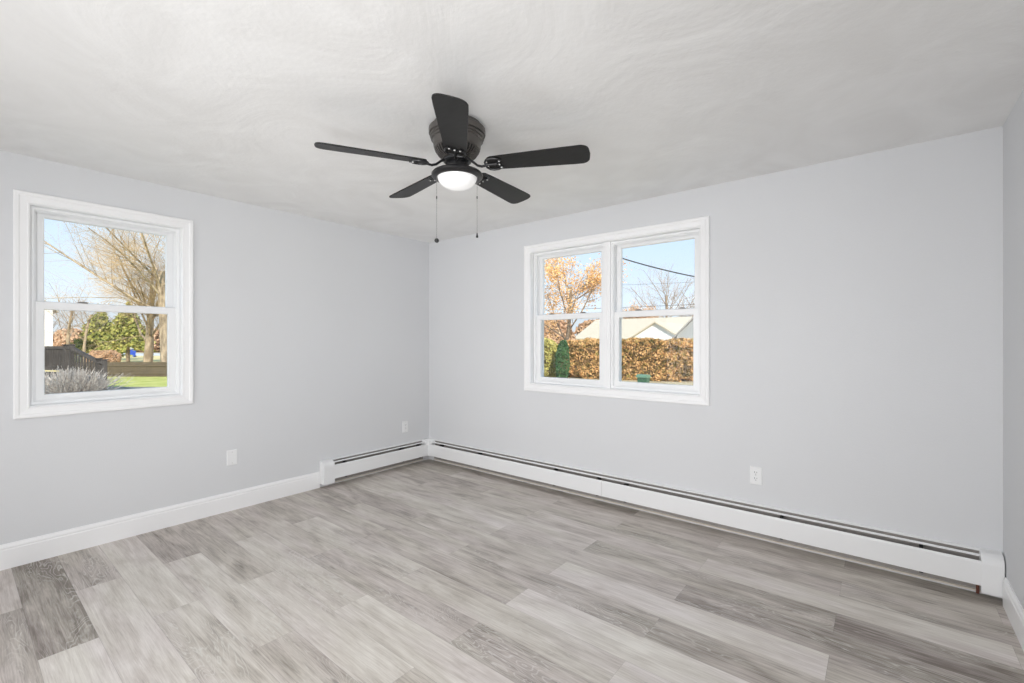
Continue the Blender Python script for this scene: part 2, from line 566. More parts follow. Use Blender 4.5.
def ring(bm, F, u0, u1, z0, z1, w, d0, d1, ch=.0035, wb=None, wt=None):
    """a rectangular ring whose OUTER edge is the given rectangle; w wide at the sides, wb/wt at bottom/top"""
    wb = w if wb is None else wb; wt = w if wt is None else wt
    iu0, iu1, iz0, iz1 = u0 + w, u1 - w, z0 + wb, z1 - wt
    loops(bm, [rect_loop(F, u0, u1, z0, z1, 0, d1), rect_loop(F, u0, u1, z0, z1, 0, d0 + ch), rect_loop(F, u0, u1, z0, z1, -ch, d0),
               rect_loop(F, iu0, iu1, iz0, iz1, ch, d0), rect_loop(F, iu0, iu1, iz0, iz1, 0, d0 + ch), rect_loop(F, iu0, iu1, iz0, iz1, 0, d1)])


def bxf(bm, F, a, b_, bev=0.):
    box(bm, F(*a), F(*b_), bev)


def latch_mb(F, u, z, d):
    bm = bmesh.new()
    bxf(bm, F, (u - .026, d + .004, z), (u + .026, d + .026, z + .005), .002)
    bxf(bm, F, (u - .018, d + .006, z + .004), (u + .016, d + .020, z + .010), .002)
    bxf(bm, F, (u - .006, d - .006, z + .005), (u + .022, d + .010, z + .010), .002)
    return bm


def sash_unit(F, parent, u0, u1, z0, z1, latches, dark_mark=False):
    # vinyl frame with tracks
    bm = bmesh.new()
    ring(bm, F, u0, u1, z0, z1, .020, .036, .14, .003)
    ring(bm, F, u0 + .020, u1 - .020, z0 + .020, z1 - .020, .006, .047, .052, .001)
    ring(bm, F, u0 + .020, u1 - .020, z0 + .020, z1 - .020, .007, .081, .086, .001)
    bxf(bm, F, (u0 + .02, .09, z0 + .02), (u1 - .02, .14, z0 + .030))
    obm('window_frame', bm, M_vinyl, parent)
    a, c = u0 + .022, u1 - .022
    zm = 1.503
    # upper sash (outer track)
    bm = bmesh.new()
    ring(bm, F, a + .002, c - .002, zm, z1 - .022, .043, .088, .116, .004, wb=.050, wt=.028)
    us = obm('upper_sash', bm, M_vinyl, parent)
    bm = bmesh.new()
    bxf(bm, F, (a + .044, .100, zm + .049), (c - .044, .104, z1 - .049))
    obm('glass', bm, M_glass, us)
    # lower sash (inner track)
    bm = bmesh.new()
    ring(bm, F, a, c, z0 + .022, zm + .046, .043, .053, .080, .004, wb=.036, wt=.048)
    bxf(bm, F, (a + .05, .047, z0 + .030), (c - .05, .054, z0 + .036), .001)     # lift rail
    ls = obm('lower_sash', bm, M_vinyl, parent)
    bm = bmesh.new()
    bxf(bm, F, (a + .042, .065, z0 + .057), (c - .042, .069, zm - .001))
    obm('glass', bm, M_glass, ls)
    for lu in latches:
        obm('latch', latch_mb(F, lu, zm + .046, .053), M_latch, parent)
    # outer half screen
    bm = bmesh.new()
    ring(bm, F, a + .012, c - .012, z0 + .03, zm + .02, .018, .122, .130, .002)
    sf = obm('screen_frame', bm, M_vinyl, parent)
    bm = bmesh.new()
    bxf(bm, F, (a + .028, .125, z0 + .046), (c - .028, .1255, zm + .004))
    obm('insect_screen', bm, M_screen, sf)
    # small black balance clips in the side track
    bm = bmesh.new()
    bxf(bm, F, (u0 + .0195, .088, z1 - .16), (u0 + .026, .096, z1 - .10))
    obm('track_clip', bm, M_plate, parent)
    if dark_mark:
        bm = bmesh.new()
        bxf(bm, F, (a + .036, .086, z0 + .07), (a + .048, .100, z0 + .155))
        obm('track_stop', bm, M_latch, parent)


CASE = [(0, .0), (0, .013), (.006, .016), (.011, .0125), (.040, .0155), (.046, .021), (.060, .0225), (.066, .019), (.066, 0)]


def casing(F, parent, u0, u1, z0, z1):
    bm = bmesh.new()
    loops(bm, [rect_loop(F, u0, u1, z0, z1, o - .003, -p) for o, p in CASE])
    obm('casing', bm, M_white, parent)
    bm = bmesh.new()                                   # wooden jamb lining inside the wall
    ring(bm, F, u0, u1, z0, z1, .006, -.004, .15, .001)
    obm('jamb', bm, M_white, parent)


FL = lambda u, d, z: Vector((-d, u, z))
FB = lambda u, d, z: Vector((u, YB + d, z))
w1 = thing('window_1', 'single white double-hung window in the left wall', 'window', (0, 0, 0))
struct(w1)
casing(FL, w1, *WL)
sash_unit(FL, w1, WL[0] + .006, WL[1] - .006, WL[2] + .006, WL[3] - .006, [.548], True)
w2 = thing('window_2', 'white double window of two double-hung units in the back wall', 'window', (0, 0, 0))
struct(w2)
casing(FB, w2, *WB)
xm = (WB[0] + WB[1]) / 2
sash_unit(FB, w2, WB[0] + .008, xm - .014, WB[2] + .006, WB[3] - .006, [1.60, 1.92])
sash_unit(FB, w2, xm + .034, WB[1] - .004, WB[2] + .006, WB[3] - .006, [2.42, 2.76])
bm = bmesh.new()
box(bm, FB(xm - .016, .022, WB[2] + .004), FB(xm + .036, .145, WB[3] - .004), .003)
box(bm, FB(xm + .002, .018, WB[2] + .004), FB(xm + .018, .03, WB[3] - .004), .002)
obm('mullion', bm, M_white, w2)


# ------------------------------------------------------------------ wall plates
def plate(name, label, F, u, z, kind, cat):
    t_ = thing(name, label, cat, F(u, 0, z))
    inv = F(u, 0, z)
    G = lambda a, d, c: F(u + a, d, z + c) - inv
    bm = bmesh.new()
    w, h = .036, .0585
    loops(bm, [[G(*p) for p in q] for q in (
        [(-w, 0, -h), (w, 0, -h), (w, 0, h), (-w, 0, h)],
        [(-w, -.003, -h), (w, -.003, -h), (w, -.003, h), (-w, -.003, h)],
        [(-w + .004, -.0065, -h + .004), (w - .004, -.0065, -h + .004), (w - .004, -.0065, h - .004), (-w + .004, -.0065, h - .004)])], False)
    ed = [v for v in bm.verts][-4:]
    bm.faces.new(ed)
    obm('cover_plate', bm, M_plate, t_)

    def screw(c):
        bm = bmesh.new()
        pts = [G(.0032 * math.cos(q * PI / 5), -.0062, c + .0032 * math.sin(q * PI / 5)) for q in range(10)]
        pt2 = [G(.0026 * math.cos(q * PI / 5), -.0078, c + .0026 * math.sin(q * PI / 5)) for q in range(10)]
        loops(bm, [pts, pt2], False)
        bm.faces.new(list(bm.verts)[-10:])
        obm('screw', bm, M_damper, t_)
    if kind == 'blank':
        screw(.042); screw(-.042)
    elif kind == 'duplex':
        screw(0)
        for c in (.0195, -.0195):
            bm = bmesh.new()
            out = []
            for q in range(24):
                a = 2 * PI * q / 24
                out.append((.0172 * math.cos(a), max(-.0135, min(.0135, .0172 * math.sin(a)))))
            loops(bm, [[G(p[0], -.006, c + p[1]) for p in out], [G(p[0], -.0085, c + p[1]) for p in out]], False)
            bm.faces.new(list(bm.verts)[-24:])
            soc = obm('socket', bm, M_plate, t_)
            bm = bmesh.new()
            box(bm, G(-.0078, -.008, c - .001), G(-.0050, -.0092, c + .009)); box(bm, G(.0050, -.008, c), G(.0074, -.0092, c + .008))
            box(bm, G(-.0025, -.008, c - .0105), G(.0025, -.0092, c - .006))
            obm('socket_slots', bm, M_slot, soc)
    else:
        bm = bmesh.new()
        box(bm, G(-.0168, -.005, -.034), G(.0168, -.0085, .034), .001)
        soc = obm('socket', bm, M_plate, t_)
        bm = bmesh.new()
        for c in (.017, -.017):
            box(bm, G(-.0078, -.008, c - .001), G(-.0056, -.0092, c + .008)); box(bm, G(.0052, -.008, c), G(.0072, -.0092, c + .007))
            box(bm, G(-.002, -.008, c - .0095), G(.002, -.0092, c - .0055))
        obm('socket_slots', bm, M_slot, soc)
        screw(.048); screw(-.048)
    return t_


plate('blank_wall_plate', 'blank white cover plate low on the left wall', FL, 1.392, .408, 'blank', 'wall plate')
plate('electrical_outlet', 'white outlet on the left wall near the far corner, above the heater', FL, 3.046, .408, 'decora', 'outlet')
plate('electrical_outlet', 'white duplex outlet on the back wall to the right of the double window', FB, 3.266, .418, 'duplex', 'outlet')


# ------------------------------------------------------------------ baseboard heaters
HD, HH = .075, .222


def heater(F, u0, u1, label, brackets, cap, loc, seam=None):
    """F(u, d, z) with d = distance from the wall into the room"""
    L_ = Vector(loc)
    G = lambda u, d, z: F(u, d, z) - L_
    t_ = thing('baseboard_heater', label, 'heater', loc)

    def ex(name, prof, m, a=u0, b_=u1, par=t_):
        bm = bmesh.new()
        extrude(bm, prof, lambda p: G(a, p[0], p[1]), lambda p: G(b_, p[0], p[1]))
        return obm(name, bm, m, par)
    # back plate with its curled top lip
    ex('back_panel', [(.0, .036), (.002, .036), (.002, .221), (.014, .228), (.018, .225), (.019, .2265), (.015, .2315), (.004, .233), (0, .233)], M_enamel)
    ex('inner_shade_back', [(.0022, .022), (.003, .022), (.003, .219), (.0022, .219)], M_dark)  # dark sheet over the back plate: inner metal and slot shade in one colour
    # front panel, bent in at top
    ex('front_panel', [(.0745, .068), (.0755, .068), (.0755, .180), (.072, .188), (.066, .191), (.0655, .190), (.071, .187), (.0745, .1795)], M_enamel)
    # damper blade between the two slots
    ex('damper', [(.030, .2120), (.044, .2050), (.0448, .2066), (.031, .2138)], M_enamel)
    ex('fin_element', [(.012, .075), (.062, .075), (.062, .135), (.012, .135)], M_fin)
    ex('foot_strip', [(.0005, .009), (.010, .009), (.010, .018), (.0005, .020)], M_lip)
    for u in brackets:
        bm = bmesh.new()
        extrude(bm, [(.004, .205), (.004, .056), (.060, .056), (.060, .070), (.020, .070), (.020, .150), (.058, .150), (.058, .192), (.034, .200)],
                lambda p: G(u - .008, p[0], p[1]), lambda p: G(u + .008, p[0], p[1]))
        obm('bracket', bm, M_black, t_)
    if seam is not None:
        bm = bmesh.new()
        box(bm, G(seam - .001, .0740, .064), G(seam + .001, .0762, .186))
        obm('panel_seam', bm, M_damper, t_)
    a, b_ = cap
    prof = [(0, .034), (.080, .034), (.0815, .185), (.078, .205), (.070, .219), (.050, .231), (0, .238)]
    bm = bmesh.new()
    extrude(bm, prof, lambda p: G(a, p[0], p[1]), lambda p: G(b_, p[0], p[1]))
    bmesh.ops.bevel(bm, geom=[e for e in bm.edges], offset=.0025, segments=2, affect='EDGES')
    obm('end_cap', bm, M_enamel, t_)
    return t_


FLh = lambda u, d, z: Vector((d, u, z))
FBh = lambda u, d, z: Vector((u, YB - d, z))
h1 = heater(FLh, 2.19, YB - .09, 'short white baseboard heater on the left wall running to the corner', [2.33, 2.98, 3.20], (2.100, 2.205), (0, 2.72, 0))
h2 = heater(FBh, .09, 4.32, 'long white baseboard heater along the back wall under the double window', [.24, .80, 1.70, 2.12, 2.36, 3.42, 4.08], (4.306, 4.388), (2.2, YB, 0), seam=2.17)
# corner cover joining the two runs
bm = bmesh.new()
cp = [(0.001, YB - .001), (.001, YB - .108), (.060, YB - .098), (.0768, YB - .095), (.0768, YB - .084), (.084, YB - .0768), (.095, YB - .0768), (.098, YB - .060), (.108, YB - .001)]
lo = [Vector((x, y, .066)) for x, y in cp]
mid_ = [Vector((x, y, .185)) for x, y in cp]
top_pts = []
for x, y in cp:
    q = Vector((x, y, .237))
    dx = x; dy = YB - y
    if dx > .05 and dy > .05:
        q.x -= .014; q.y += .014; q.z = .226
    top_pts.append(q)
loops(bm, [lo, mid_, top_pts], False)
bm.verts.ensure_lookup_table()
bm.faces.new(list(bm.verts)[-len(cp):]); bm.faces.new(list(bm.verts)[:len(cp)][::-1])
for v in bm.verts: v.co -= Vector((2.2, YB, 0))
obm('corner_cover', bm, M_enamel, h2)
bm = bmesh.new()
tube(bm, [(4.296 - 2.2, -.055, .018), (4.296 - 2.2, -.055, .09)], .007, 10)
obm('supply_pipe', bm, M_pipe, h2)


# ------------------------------------------------------------------ ceiling fan
FAN = (2.248, 1.624, H)
fan = thing('ceiling_fan', 'black five-blade hugger ceiling fan with white bowl light', 'ceiling fan', FAN)
bm = bmesh.new()
lathe(bm, [(.0, 0), (.118, 0), (.118, -.022), (.138, -.023), (.142, -.027), (.142, -.050), (.140, -.054), (.133, -.055), (.133, -.060), (.136, -.062), (.136, -.067), (.130, -.070),
           (.130, -.074), (.132, -.076), (.131, -.081), (.124, -.084), (.120, -.100), (.118, -.116), (.114, -.121), (.108, -.123), (.0, -.123)], 64)
hs = obm('motor_housing', bm, M_bronze, fan, True)
hs.data.materials[0] = M_bronze
bm = bmesh.new()                        # slotted vent ring under the housing
for i in range(40):
    a = 2 * PI * i / 40
    w = .42 * 2 * PI / 40 / 2 * 2
    pts = []
    for r, z in ((.113, -.120), (.111, -.136), (.097, -.156), (.070, -.170)):
        pts.append([Vector((r * math.cos(a + s * w / 2), r * math.sin(a + s * w / 2), z + o)) for s, o in ((-1, 0), (1, 0), (1, .006), (-1, .006))])
    loops(bm, pts, False)
lathe(bm, [(.070, -.164), (.073, -.173), (.062, -.176), (.0, -.176)], 40)
lathe(bm, [(.114, -.121), (.115, -.126), (.110, -.128), (.106, -.123)], 64)
obm('vent_ring', bm, M_bronze, fan)
bm = bmesh.new()                        # dark motor core seen through the slots
lathe(bm, [(.0, -.122), (.100, -.122), (.096, -.138), (.072, -.158), (.0, -.158)], 40)
obm('motor', bm, M_black, fan, True)
bm = bmesh.new()                        # flywheel
lathe(bm, [(.0, -.173), (.062, -.173), (.070, -.177), (.070, -.188), (.062, -.194), (.0, -.194)], 40)
obm('hub', bm, M_black, fan, True)
bm = bmesh.new()                        # switch housing (neck)
lathe(bm, [(.0, -.190), (.048, -.190), (.050, -.195), (.050, -.232), (.046, -.238), (.0, -.238)], 40)
tube(bm, [(-.049, -.016, -.216), (-.056, -.018, -.216)], .005, 8)
obm('switch_housing', bm, M_black, fan, True)
bm = bmesh.new()                        # light kit pan
lathe(bm, [(.0, -.234), (.060, -.235), (.098, -.239), (.122, -.245), (.129, -.253), (.129, -.262), (.122, -.269), (.108, -.273), (.102, -.272), (.099, -.262), (.0, -.262)], 64)
obm('light_pan', bm, M_black, fan, True)
bm = bmesh.new()
pr = [(.0995, -.264)]
for i in range(1, 13):
    a = i / 12 * PI / 2
    pr.append((.0995 * math.cos(a) if i < 12 else 0, -.264 - .064 * math.sin(a)))
lathe(bm, pr, 64)
bowl = obm('glass_bowl', bm, M_bowl, fan, True)

M_blade = noisy('black_woodgrain_blade', [(.3, (.010, .0098, .0095)), (.7, (.020, .019, .018))], 14, 5, .45, (1, 14, 1), spec=.28)
b = M_blade.node_tree.nodes['Principled BSDF']


def blade_outline():
    r0, r1 = .160, .660
    pts = []
    wr, wt = .050, .069
    def half(x):
        q = (x - r0) / (r1 - r0)
        return wr + (wt - wr) * min(1, q * 1.15) ** .9
    # lower edge root -> tip
    up = []
    cr_ = .022
    for i in range(5):                       # rounded root corner
        a = PI / 2 * i / 4
        up.append((r0 + cr_ - cr_ * math.cos(a), half(r0) - cr_ + cr_ * math.sin(a)))
    for i in range(1, 10):
        x = r0 + cr_ + (r1 - .035 - r0 - cr_) * i / 10
        up.append((x, half(x)))
    for i in range(7):                       # rounded tip corner
        a = PI / 2 * i / 6
        up.append((r1 - .035 + .035 * math.sin(a), half(r1) - .035 + .035 * math.cos(a)))
    up.append((r1 + .004, 0))
    return up + [(x, -y) for x, y in reversed(up[:-1])]


pitch = math.radians(12)
for k in range(5):
    ang = math.radians(-85.6 + 72 * k) + math.radians(39.0)     # bearing in the camera frame, turned to the room
    R = Matrix.Rotation(ang, 4, 'Z')
    P = Matrix.Translation((0, 0, -.209)) @ Matrix.Rotation(-pitch, 4, 'X')
    ol = blade_outline()
    bm = bmesh.new()
    def sh(s, dz): return [Vector((x if s == 1 else .158 + (x - .158) * 1 , y, dz)) for x, y in ol]
    a_ = [Vector((x, y, .0035)) for x, y in ol]; c_ = [Vector((x, y, -.0035)) for x, y in ol]
    loops(bm, [a_, c_], False)
    bm.verts.ensure_lookup_table()
    n = len(ol)
    bm.faces.new(list(bm.verts)[:n]); bm.faces.new(list(bm.verts)[n:][::-1])
    bmesh.ops.bevel(bm, geom=[e for e in bm.edges if abs(e.verts[0].co.z - e.verts[1].co.z) < 1e-6], offset=.0015, segments=1, affect='EDGES')
    bm.transform(R @ P)
    bo = obm('blade', bm, M_blade, fan)
    # blade iron: curved arm + open scalloped bracket screwed under the blade
    bm = bmesh.new()
    arm = [(.058, 0, -.180), (.085, 0, -.196), (.108, 0, -.215), (.130, 0, -.222), (.152, 0, -.219)]
    tube(bm, arm, [.011, .009, .0085, .0085, .008], 10, flat=.7)
    low = -.0075
    def br(p): return (P @ Vector((p[0], p[1], low)))
    outer = [(.150, 0), (.152, .022), (.163, .040), (.182, .047), (.205, .045), (.222, .038), (.232, .026)]
    tube(bm, [br(p) for p in outer], .0055, 8)
    tube(bm, [br((x, -y)) for x, y in outer], .0055, 8)
    inner = [(.232, .026), (.218, .020), (.206, .012), (.212, .004), (.224, 0)]
    tube(bm, [br(p) for p in inner], .0045, 8)
    tube(bm, [br((x, -y)) for x, y in inner], .0045, 8)
    tube(bm, [br((.152, 0)), br((.180, 0)), br((.208, 0))], [.008, .006, .005], 8)
    bm.transform(R)
    ir = obm('blade_iron', bm, M_black, fan, True)
    bm = bmesh.new()
    for p in ((.226, .026), (.226, -.026), (.222, 0)):
        q = P @ Vector((p[0], p[1], low - .004))
        lathe(bm, [(.0, -.004), (.004, -.003), (.005, .0), (.0, .001)], 10, q)
    bm.transform(R)
    obm('screws', bm, M_damper, ir, True)

# pull chains, hanging from the two sides of the light pan as seen from the door
lat = Vector((.7771, .6293, 0)); fw = Vector((-.6293, .7771, 0))
for sgn, off, zl, big in ((-1, -.098, -.584, True), (1, .103, -.559, False)):
    p = lat * off + fw * -.035
    bm = bmesh.new()
    z = -.266
    while z > zl:
        lathe(bm, [(0, .0016), (.0014, .0008), (.0014, -.0008), (0, -.0016)], 6, (p.x, p.y, z))
        z -= .0040
    tube(bm, [(p.x, p.y, -.262), (p.x, p.y, zl)], .0006, 5)
    ch = obm('pull_chain', bm, M_chain, fan)
    bm = bmesh.new()
    tube(bm, [(p.x, p.y, -.372), (p.x, p.y, -.384)], .0028, 8)
    obm('chain_connector', bm, M_black, ch)
    bm = bmesh.new()
    if big:
        lathe(bm, [(0, .011), (.004, .011), (.0095, .007), (.0115, 0), (.0095, -.007), (.004, -.011), (0, -.011)], 16, (p.x, p.y, zl - .008))
    else:
        lathe(bm, [(0, .012), (.003, .011), (.0035, .003), (.006, -.004), (.006, -.010), (0, -.012)], 14, (p.x, p.y, zl - .008))
    obm('pull_knob', bm, M_black, ch, True)

#EXTERIOR
# ------------------------------------------------------------------ the garden and the street outside
M_ground = noisy('winter_yard_ground', [(.3, (.42, .36, .24)), (.55, (.56, .48, .32)), (.75, (.50, .46, .30))], .7, 5, .95)
M_lawn = noisy('green_lawn', [(.3, (.36, .42, .08)), (.7, (.68, .64, .22))], 1.3, 5, .95)
M_yard = noisy('yellow_dry_grass', [(.3, (.70, .55, .24)), (.7, (.90, .74, .38))], .6, 4, .95)
M_path = noisy('grey_patio_paving', [(.3, (.20, .19, .17)), (.7, (.28, .27, .24))], 4, 3, .9)
M_road = noisy('pale_asphalt', [(.3, (.62, .62, .62)), (.7, (.72, .72, .72))], 2, 3, .9)
M_bark = noisy('tan_bark', [(.3, (.16, .12, .08)), (.7, (.56, .45, .32))], 6, 4, .9, (1, 1, .25))
M_barkd = noisy('grey_brown_bark', [(.3, (.16, .12, .09)), (.7, (.36, .28, .20))], 6, 4, .9, (1, 1, .25))
M_twig = noisy('pale_twigs', [(.3, (.36, .25, .14)), (.7, (.74, .55, .33))], .8, 3, .9)
M_twigp = noisy('pinkish_grey_twigs', [(.3, (.34, .25, .20)), (.7, (.66, .51, .42))], .8, 3, .9)
M_orange = noisy('dry_orange_leaves', [(.3, (.62, .33, .12)), (.7, (.92, .60, .30))], 3, 3, .8)
M_hedge = noisy('brown_hedge_leaves', [(.32, (.12, .11, .03)), (.45, (.40, .25, .09)), (.55, (.82, .50, .23)), (.68, (.42, .34, .11))], 3.6, 6, .85)
M_hcore = noisy('hedge_inner_twigs', [(.3, (.09, .06, .03)), (.7, (.24, .15, .07))], 3, 4, .9)
M_brush = noisy('pinkish_brush_leaves', [(.3, (.46, .28, .17)), (.7, (.78, .54, .36))], 2.2, 4, .9)
M_olive = noisy('yellow_green_leaves', [(.3, (.30, .30, .07)), (.7, (.62, .54, .20))], 3, 3, .85)
M_green = noisy('dark_evergreen_needles', [(.3, (.03, .09, .035)), (.7, (.10, .20, .08))], 4, 3, .85)
M_spruce = noisy('olive_spruce_needles', [(.3, (.10, .13, .03)), (.5, (.34, .36, .09)), (.70, (.72, .64, .22))], 2.2, 4, .85)
M_grassy = noisy('dry_grey_stems', [(.3, (.30, .26, .23)), (.7, (.78, .72, .66))], 14, 3, .9)
M_fence = noisy('dark_brown_fence_boards', [(.3, (.085, .066, .045)), (.7, (.16, .125, .085))], 3, 4, .85, (6, 6, .6))
M_deck = noisy('dark_stained_deck_wood', [(.3, (.045, .040, .037)), (.7, (.095, .084, .076))], 5, 3, .8)
M_roof = noisy('cream_roof_shingles', [(.3, (.60, .52, .40)), (.7, (.70, .61, .48))], 4, 3, .9)
M_siding = mat('white_siding', (.86, .86, .86), .6)
M_sidg = mat('pale_grey_siding', (.40, .42, .44), .6)
M_pane = mat('dark_house_window', (.10, .11, .13), .15)
M_bin = mat('green_bin_plastic', (.05, .13, .08), .4)
M_blue = mat('blue_bin_plastic', (.03, .09, .55), .4)
M_wire = mat('black_cable', (.03, .03, .035), .6)
M_rooft = mat('grey_roof', (.40, .38, .37), .8)

o = mesh('ground', [(-140, -60, GZ - .02), (60, -60, GZ - .02), (60, 200, GZ - .02), (-140, 200, GZ - .02)], [(0, 1, 2, 3)], M_ground)
struct(o, 'dry winter ground around the house', 'ground')


def ribbon(name, pts, z, m, label):
    o = mesh(name, [(p[0], p[1], z) for p in pts], [tuple(range(len(pts)))], m)
    return struct(o, label, 'ground')


ribbon('lawn', [at(-160, 19.9), at(320, 19.0), at(330, 25.2), at(-170, 25.2)], GZ - .008, M_lawn, 'strip of green lawn in front of the low fence')
ribbon('yard', [at(-170, 25.3), at(330, 25.3), at(400, 61.9), at(-200, 61.9)], GZ - .010, M_yard, 'dry yellow grass between the low fence and the street')
ribbon('patio', [at(-120, 8), at(310, 7), at(320, 19.0), at(-160, 19.9)], GZ - .004, M_path, 'grey shaded paving below the single window')
ribbon('street', [at(-200, 62), at(400, 62), at(400, 74), at(-200, 74)], GZ - .01, M_road, 'pale street beyond the yards')


class Geo:
    def __init__(self): self.v = []; self.f = []
    def tube(self, pts, rs, seg):
        n0 = len(self.v)
        for i, p in enumerate(pts):
            d = pts[min(i + 1, len(pts) - 1)] - pts[max(i - 1, 0)]
            if d.length < 1e-6: d = Vector((0, 0, 1))
            d.normalize()
            up = Vector((0, 0, 1)) if abs(d.z) < .9 else Vector((1, 0, 0))
            a = d.cross(up).normalized(); c = a.cross(d)
            for k in range(seg):
                t_ = 2 * PI * k / seg
                self.v.append(p + a * (rs[i] * math.cos(t_)) + c * (rs[i] * math.sin(t_)))
        for i in range(len(pts) - 1):
            for k in range(seg):
                b0 = n0 + i * seg
                self.f.append((b0 + k, b0 + (k + 1) % seg, b0 + seg + (k + 1) % seg, b0 + seg + k))

    def leaf(self, p, s, rnd, long=1.4):
        a = Vector((rnd.gauss(0, 1), rnd.gauss(0, 1), rnd.gauss(0, 1))).normalized()
        b_ = a.cross(Vector((rnd.gauss(0, 1), rnd.gauss(0, 1), rnd.gauss(0, 1)))).normalized()
        n = len(self.v)
        self.v += [p - a * s * long * .5, p + b_ * s * .5, p + a * s * long * .5, p - b_ * s * .5]
        self.f.append((n, n + 1, n + 2, n + 3))


def grow(g, gt, p, d, L, r, lev, rnd, cfg, tips):
    """one branch and, from it, its children; gt collects the thin twigs"""
    nseg = 5 if lev <= 1 else (4 if lev == 2 else 3)
    pts = [p.copy()]
    dd = d.copy()
    for i in range(nseg):
        dd = (dd + Vector((rnd.gauss(0, 1), rnd.gauss(0, 1), rnd.gauss(0, 1))) * cfg['wob'][lev] + Vector((0, 0, cfg['up'][lev]))).normalized()
        pts.append(pts[-1] + dd * (L / nseg))
    r1 = r * cfg['taper'][lev]
    rs = [r + (r1 - r) * i / nseg for i in range(nseg + 1)]
    (g if lev < cfg['twig_from'] else gt).tube(pts, rs, (7, 5, 4, 3, 3)[lev])
    if lev >= cfg['levels']:
        tips.append(pts[-1]); tips.append(pts[-2]); return
    nch = cfg['n'][lev]
    for c in range(nch):
        f_ = cfg['start'][lev] + (1 - cfg['start'][lev]) * (c + rnd.random() * .8) / nch
        f_ = min(f_, .98)
        i = int(f_ * nseg); q = pts[i].lerp(pts[i + 1], f_ * nseg - i)
        ax = (pts[i + 1] - pts[i]).normalized()
        per = ax.cross(Vector((rnd.gauss(0, 1), rnd.gauss(0, 1), rnd.gauss(0, 1)))).normalized()
        an = math.radians(cfg['ang'][lev] + rnd.uniform(-12, 12))
        nd = (ax * math.cos(an) + per * math.sin(an)).normalized()
        grow(g, gt, q, nd, L * cfg['len'][lev] * rnd.uniform(.7, 1.15) * (1.15 - .55 * f_), max(r1, r * (1 - f_) + r1 * f_) * cfg['rad'][lev], lev + 1, rnd, cfg, tips)


CFG = dict(levels=4, twig_from=3, n=[8, 8, 7, 6], start=[.42, .15, .1, .1], ang=[48, 45, 40, 38], len=[1.0, .52, .5, .5], rad=[.45, .45, .45, .55],
           wob=[.05, .10, .13, .16, .2], up=[.02, .05, .03, .02, .0], taper=[.55, .35, .35, .4, .4])


def tree(name, pos, height, r, seed, label, m=None, mt=None, cfg=None, lean=(0, 0), group=None, leaves=None, trunk=.45):
    c = dict(CFG); c.update(cfg or {})
    rnd = random.Random(seed)
    t_ = thing(name, label, 'tree', pos, group)
    g, gt, tips = Geo(), Geo(), []
    grow(g, gt, Vector((0, 0, -.05)), Vector((lean[0], lean[1], 1)).normalized(), height * trunk, r, 0, rnd, c, tips)
    mesh('trunk', g.v, g.f, m or M_barkd, t_, True)
    mesh('twigs', gt.v, gt.f, mt or M_twig, t_)
    if leaves:
        lm, cnt, size, spread = leaves
        gl = Geo()
        for _ in range(cnt):
            q = rnd.choice(tips)
            gl.leaf(q + Vector((rnd.gauss(0, spread), rnd.gauss(0, spread), rnd.gauss(0, spread))), size * rnd.uniform(.6, 1.4), rnd)
        mesh('leaves', gl.v, gl.f, lm, t_)
    return t_


def shrub(name, center, rad, n, leaf, label, cat, lm, cm=None, seed=1, boxy=2., cone=0., group=None):
    """leafy mass: a bumpy inner core with thousands of leaves on and in its surface; radii rad (x,y,z), standing on the ground"""
    rnd = random.Random(seed)
    t_ = thing(name, label, cat, center, group)
    bm = bmesh.new()
    bmesh.ops.create_icosphere(bm, subdivisions=4, radius=1.)
    def shape(p):
        e = boxy
        nrm = (abs(p.x) ** e + abs(p.y) ** e + abs(p.z) ** e) ** (1 / e)
        q = p / nrm
        w = 1 - cone * max(0, (q.z + 1) / 2)
        nz_ = 1 + .20 * noise.noise(Vector((q.x * rad[0], q.y * rad[1], q.z * rad[2])) * 1.7 + Vector((seed, 0, 0)))
        return Vector((q.x * rad[0] * w * nz_, q.y * rad[1] * w * nz_, (q.z * nz_ + 1) * rad[2]))
    for v in bm.verts: v.co = shape(v.co) * Vector((1, 1, 1)).x * 1.0
    for v in bm.verts:
        v.co.x *= .93; v.co.y *= .88; v.co.z *= .96
    obm('branches', bm, cm or M_hcore, t_, True)
    g = Geo()
    for _ in range(n):
        p = Vector((rnd.gauss(0, 1), rnd.gauss(0, 1), rnd.gauss(0, 1))).normalized()
        # spread evenly over a long body
        p = Vector((rnd.uniform(-1, 1), rnd.uniform(-1, 1), rnd.uniform(-1, 1)))
        mxx = max(abs(p.x), abs(p.y), abs(p.z)); p /= mxx
        q = shape(p)
        q.x *= rnd.uniform(.93, 1.03); q.y *= rnd.uniform(.90, 1.04); q.z *= rnd.uniform(.96, 1.03)
        g.leaf(q, leaf * rnd.uniform(.6, 1.5), rnd)
    mesh('leaves', g.v, g.f, lm, t_)
    return t_


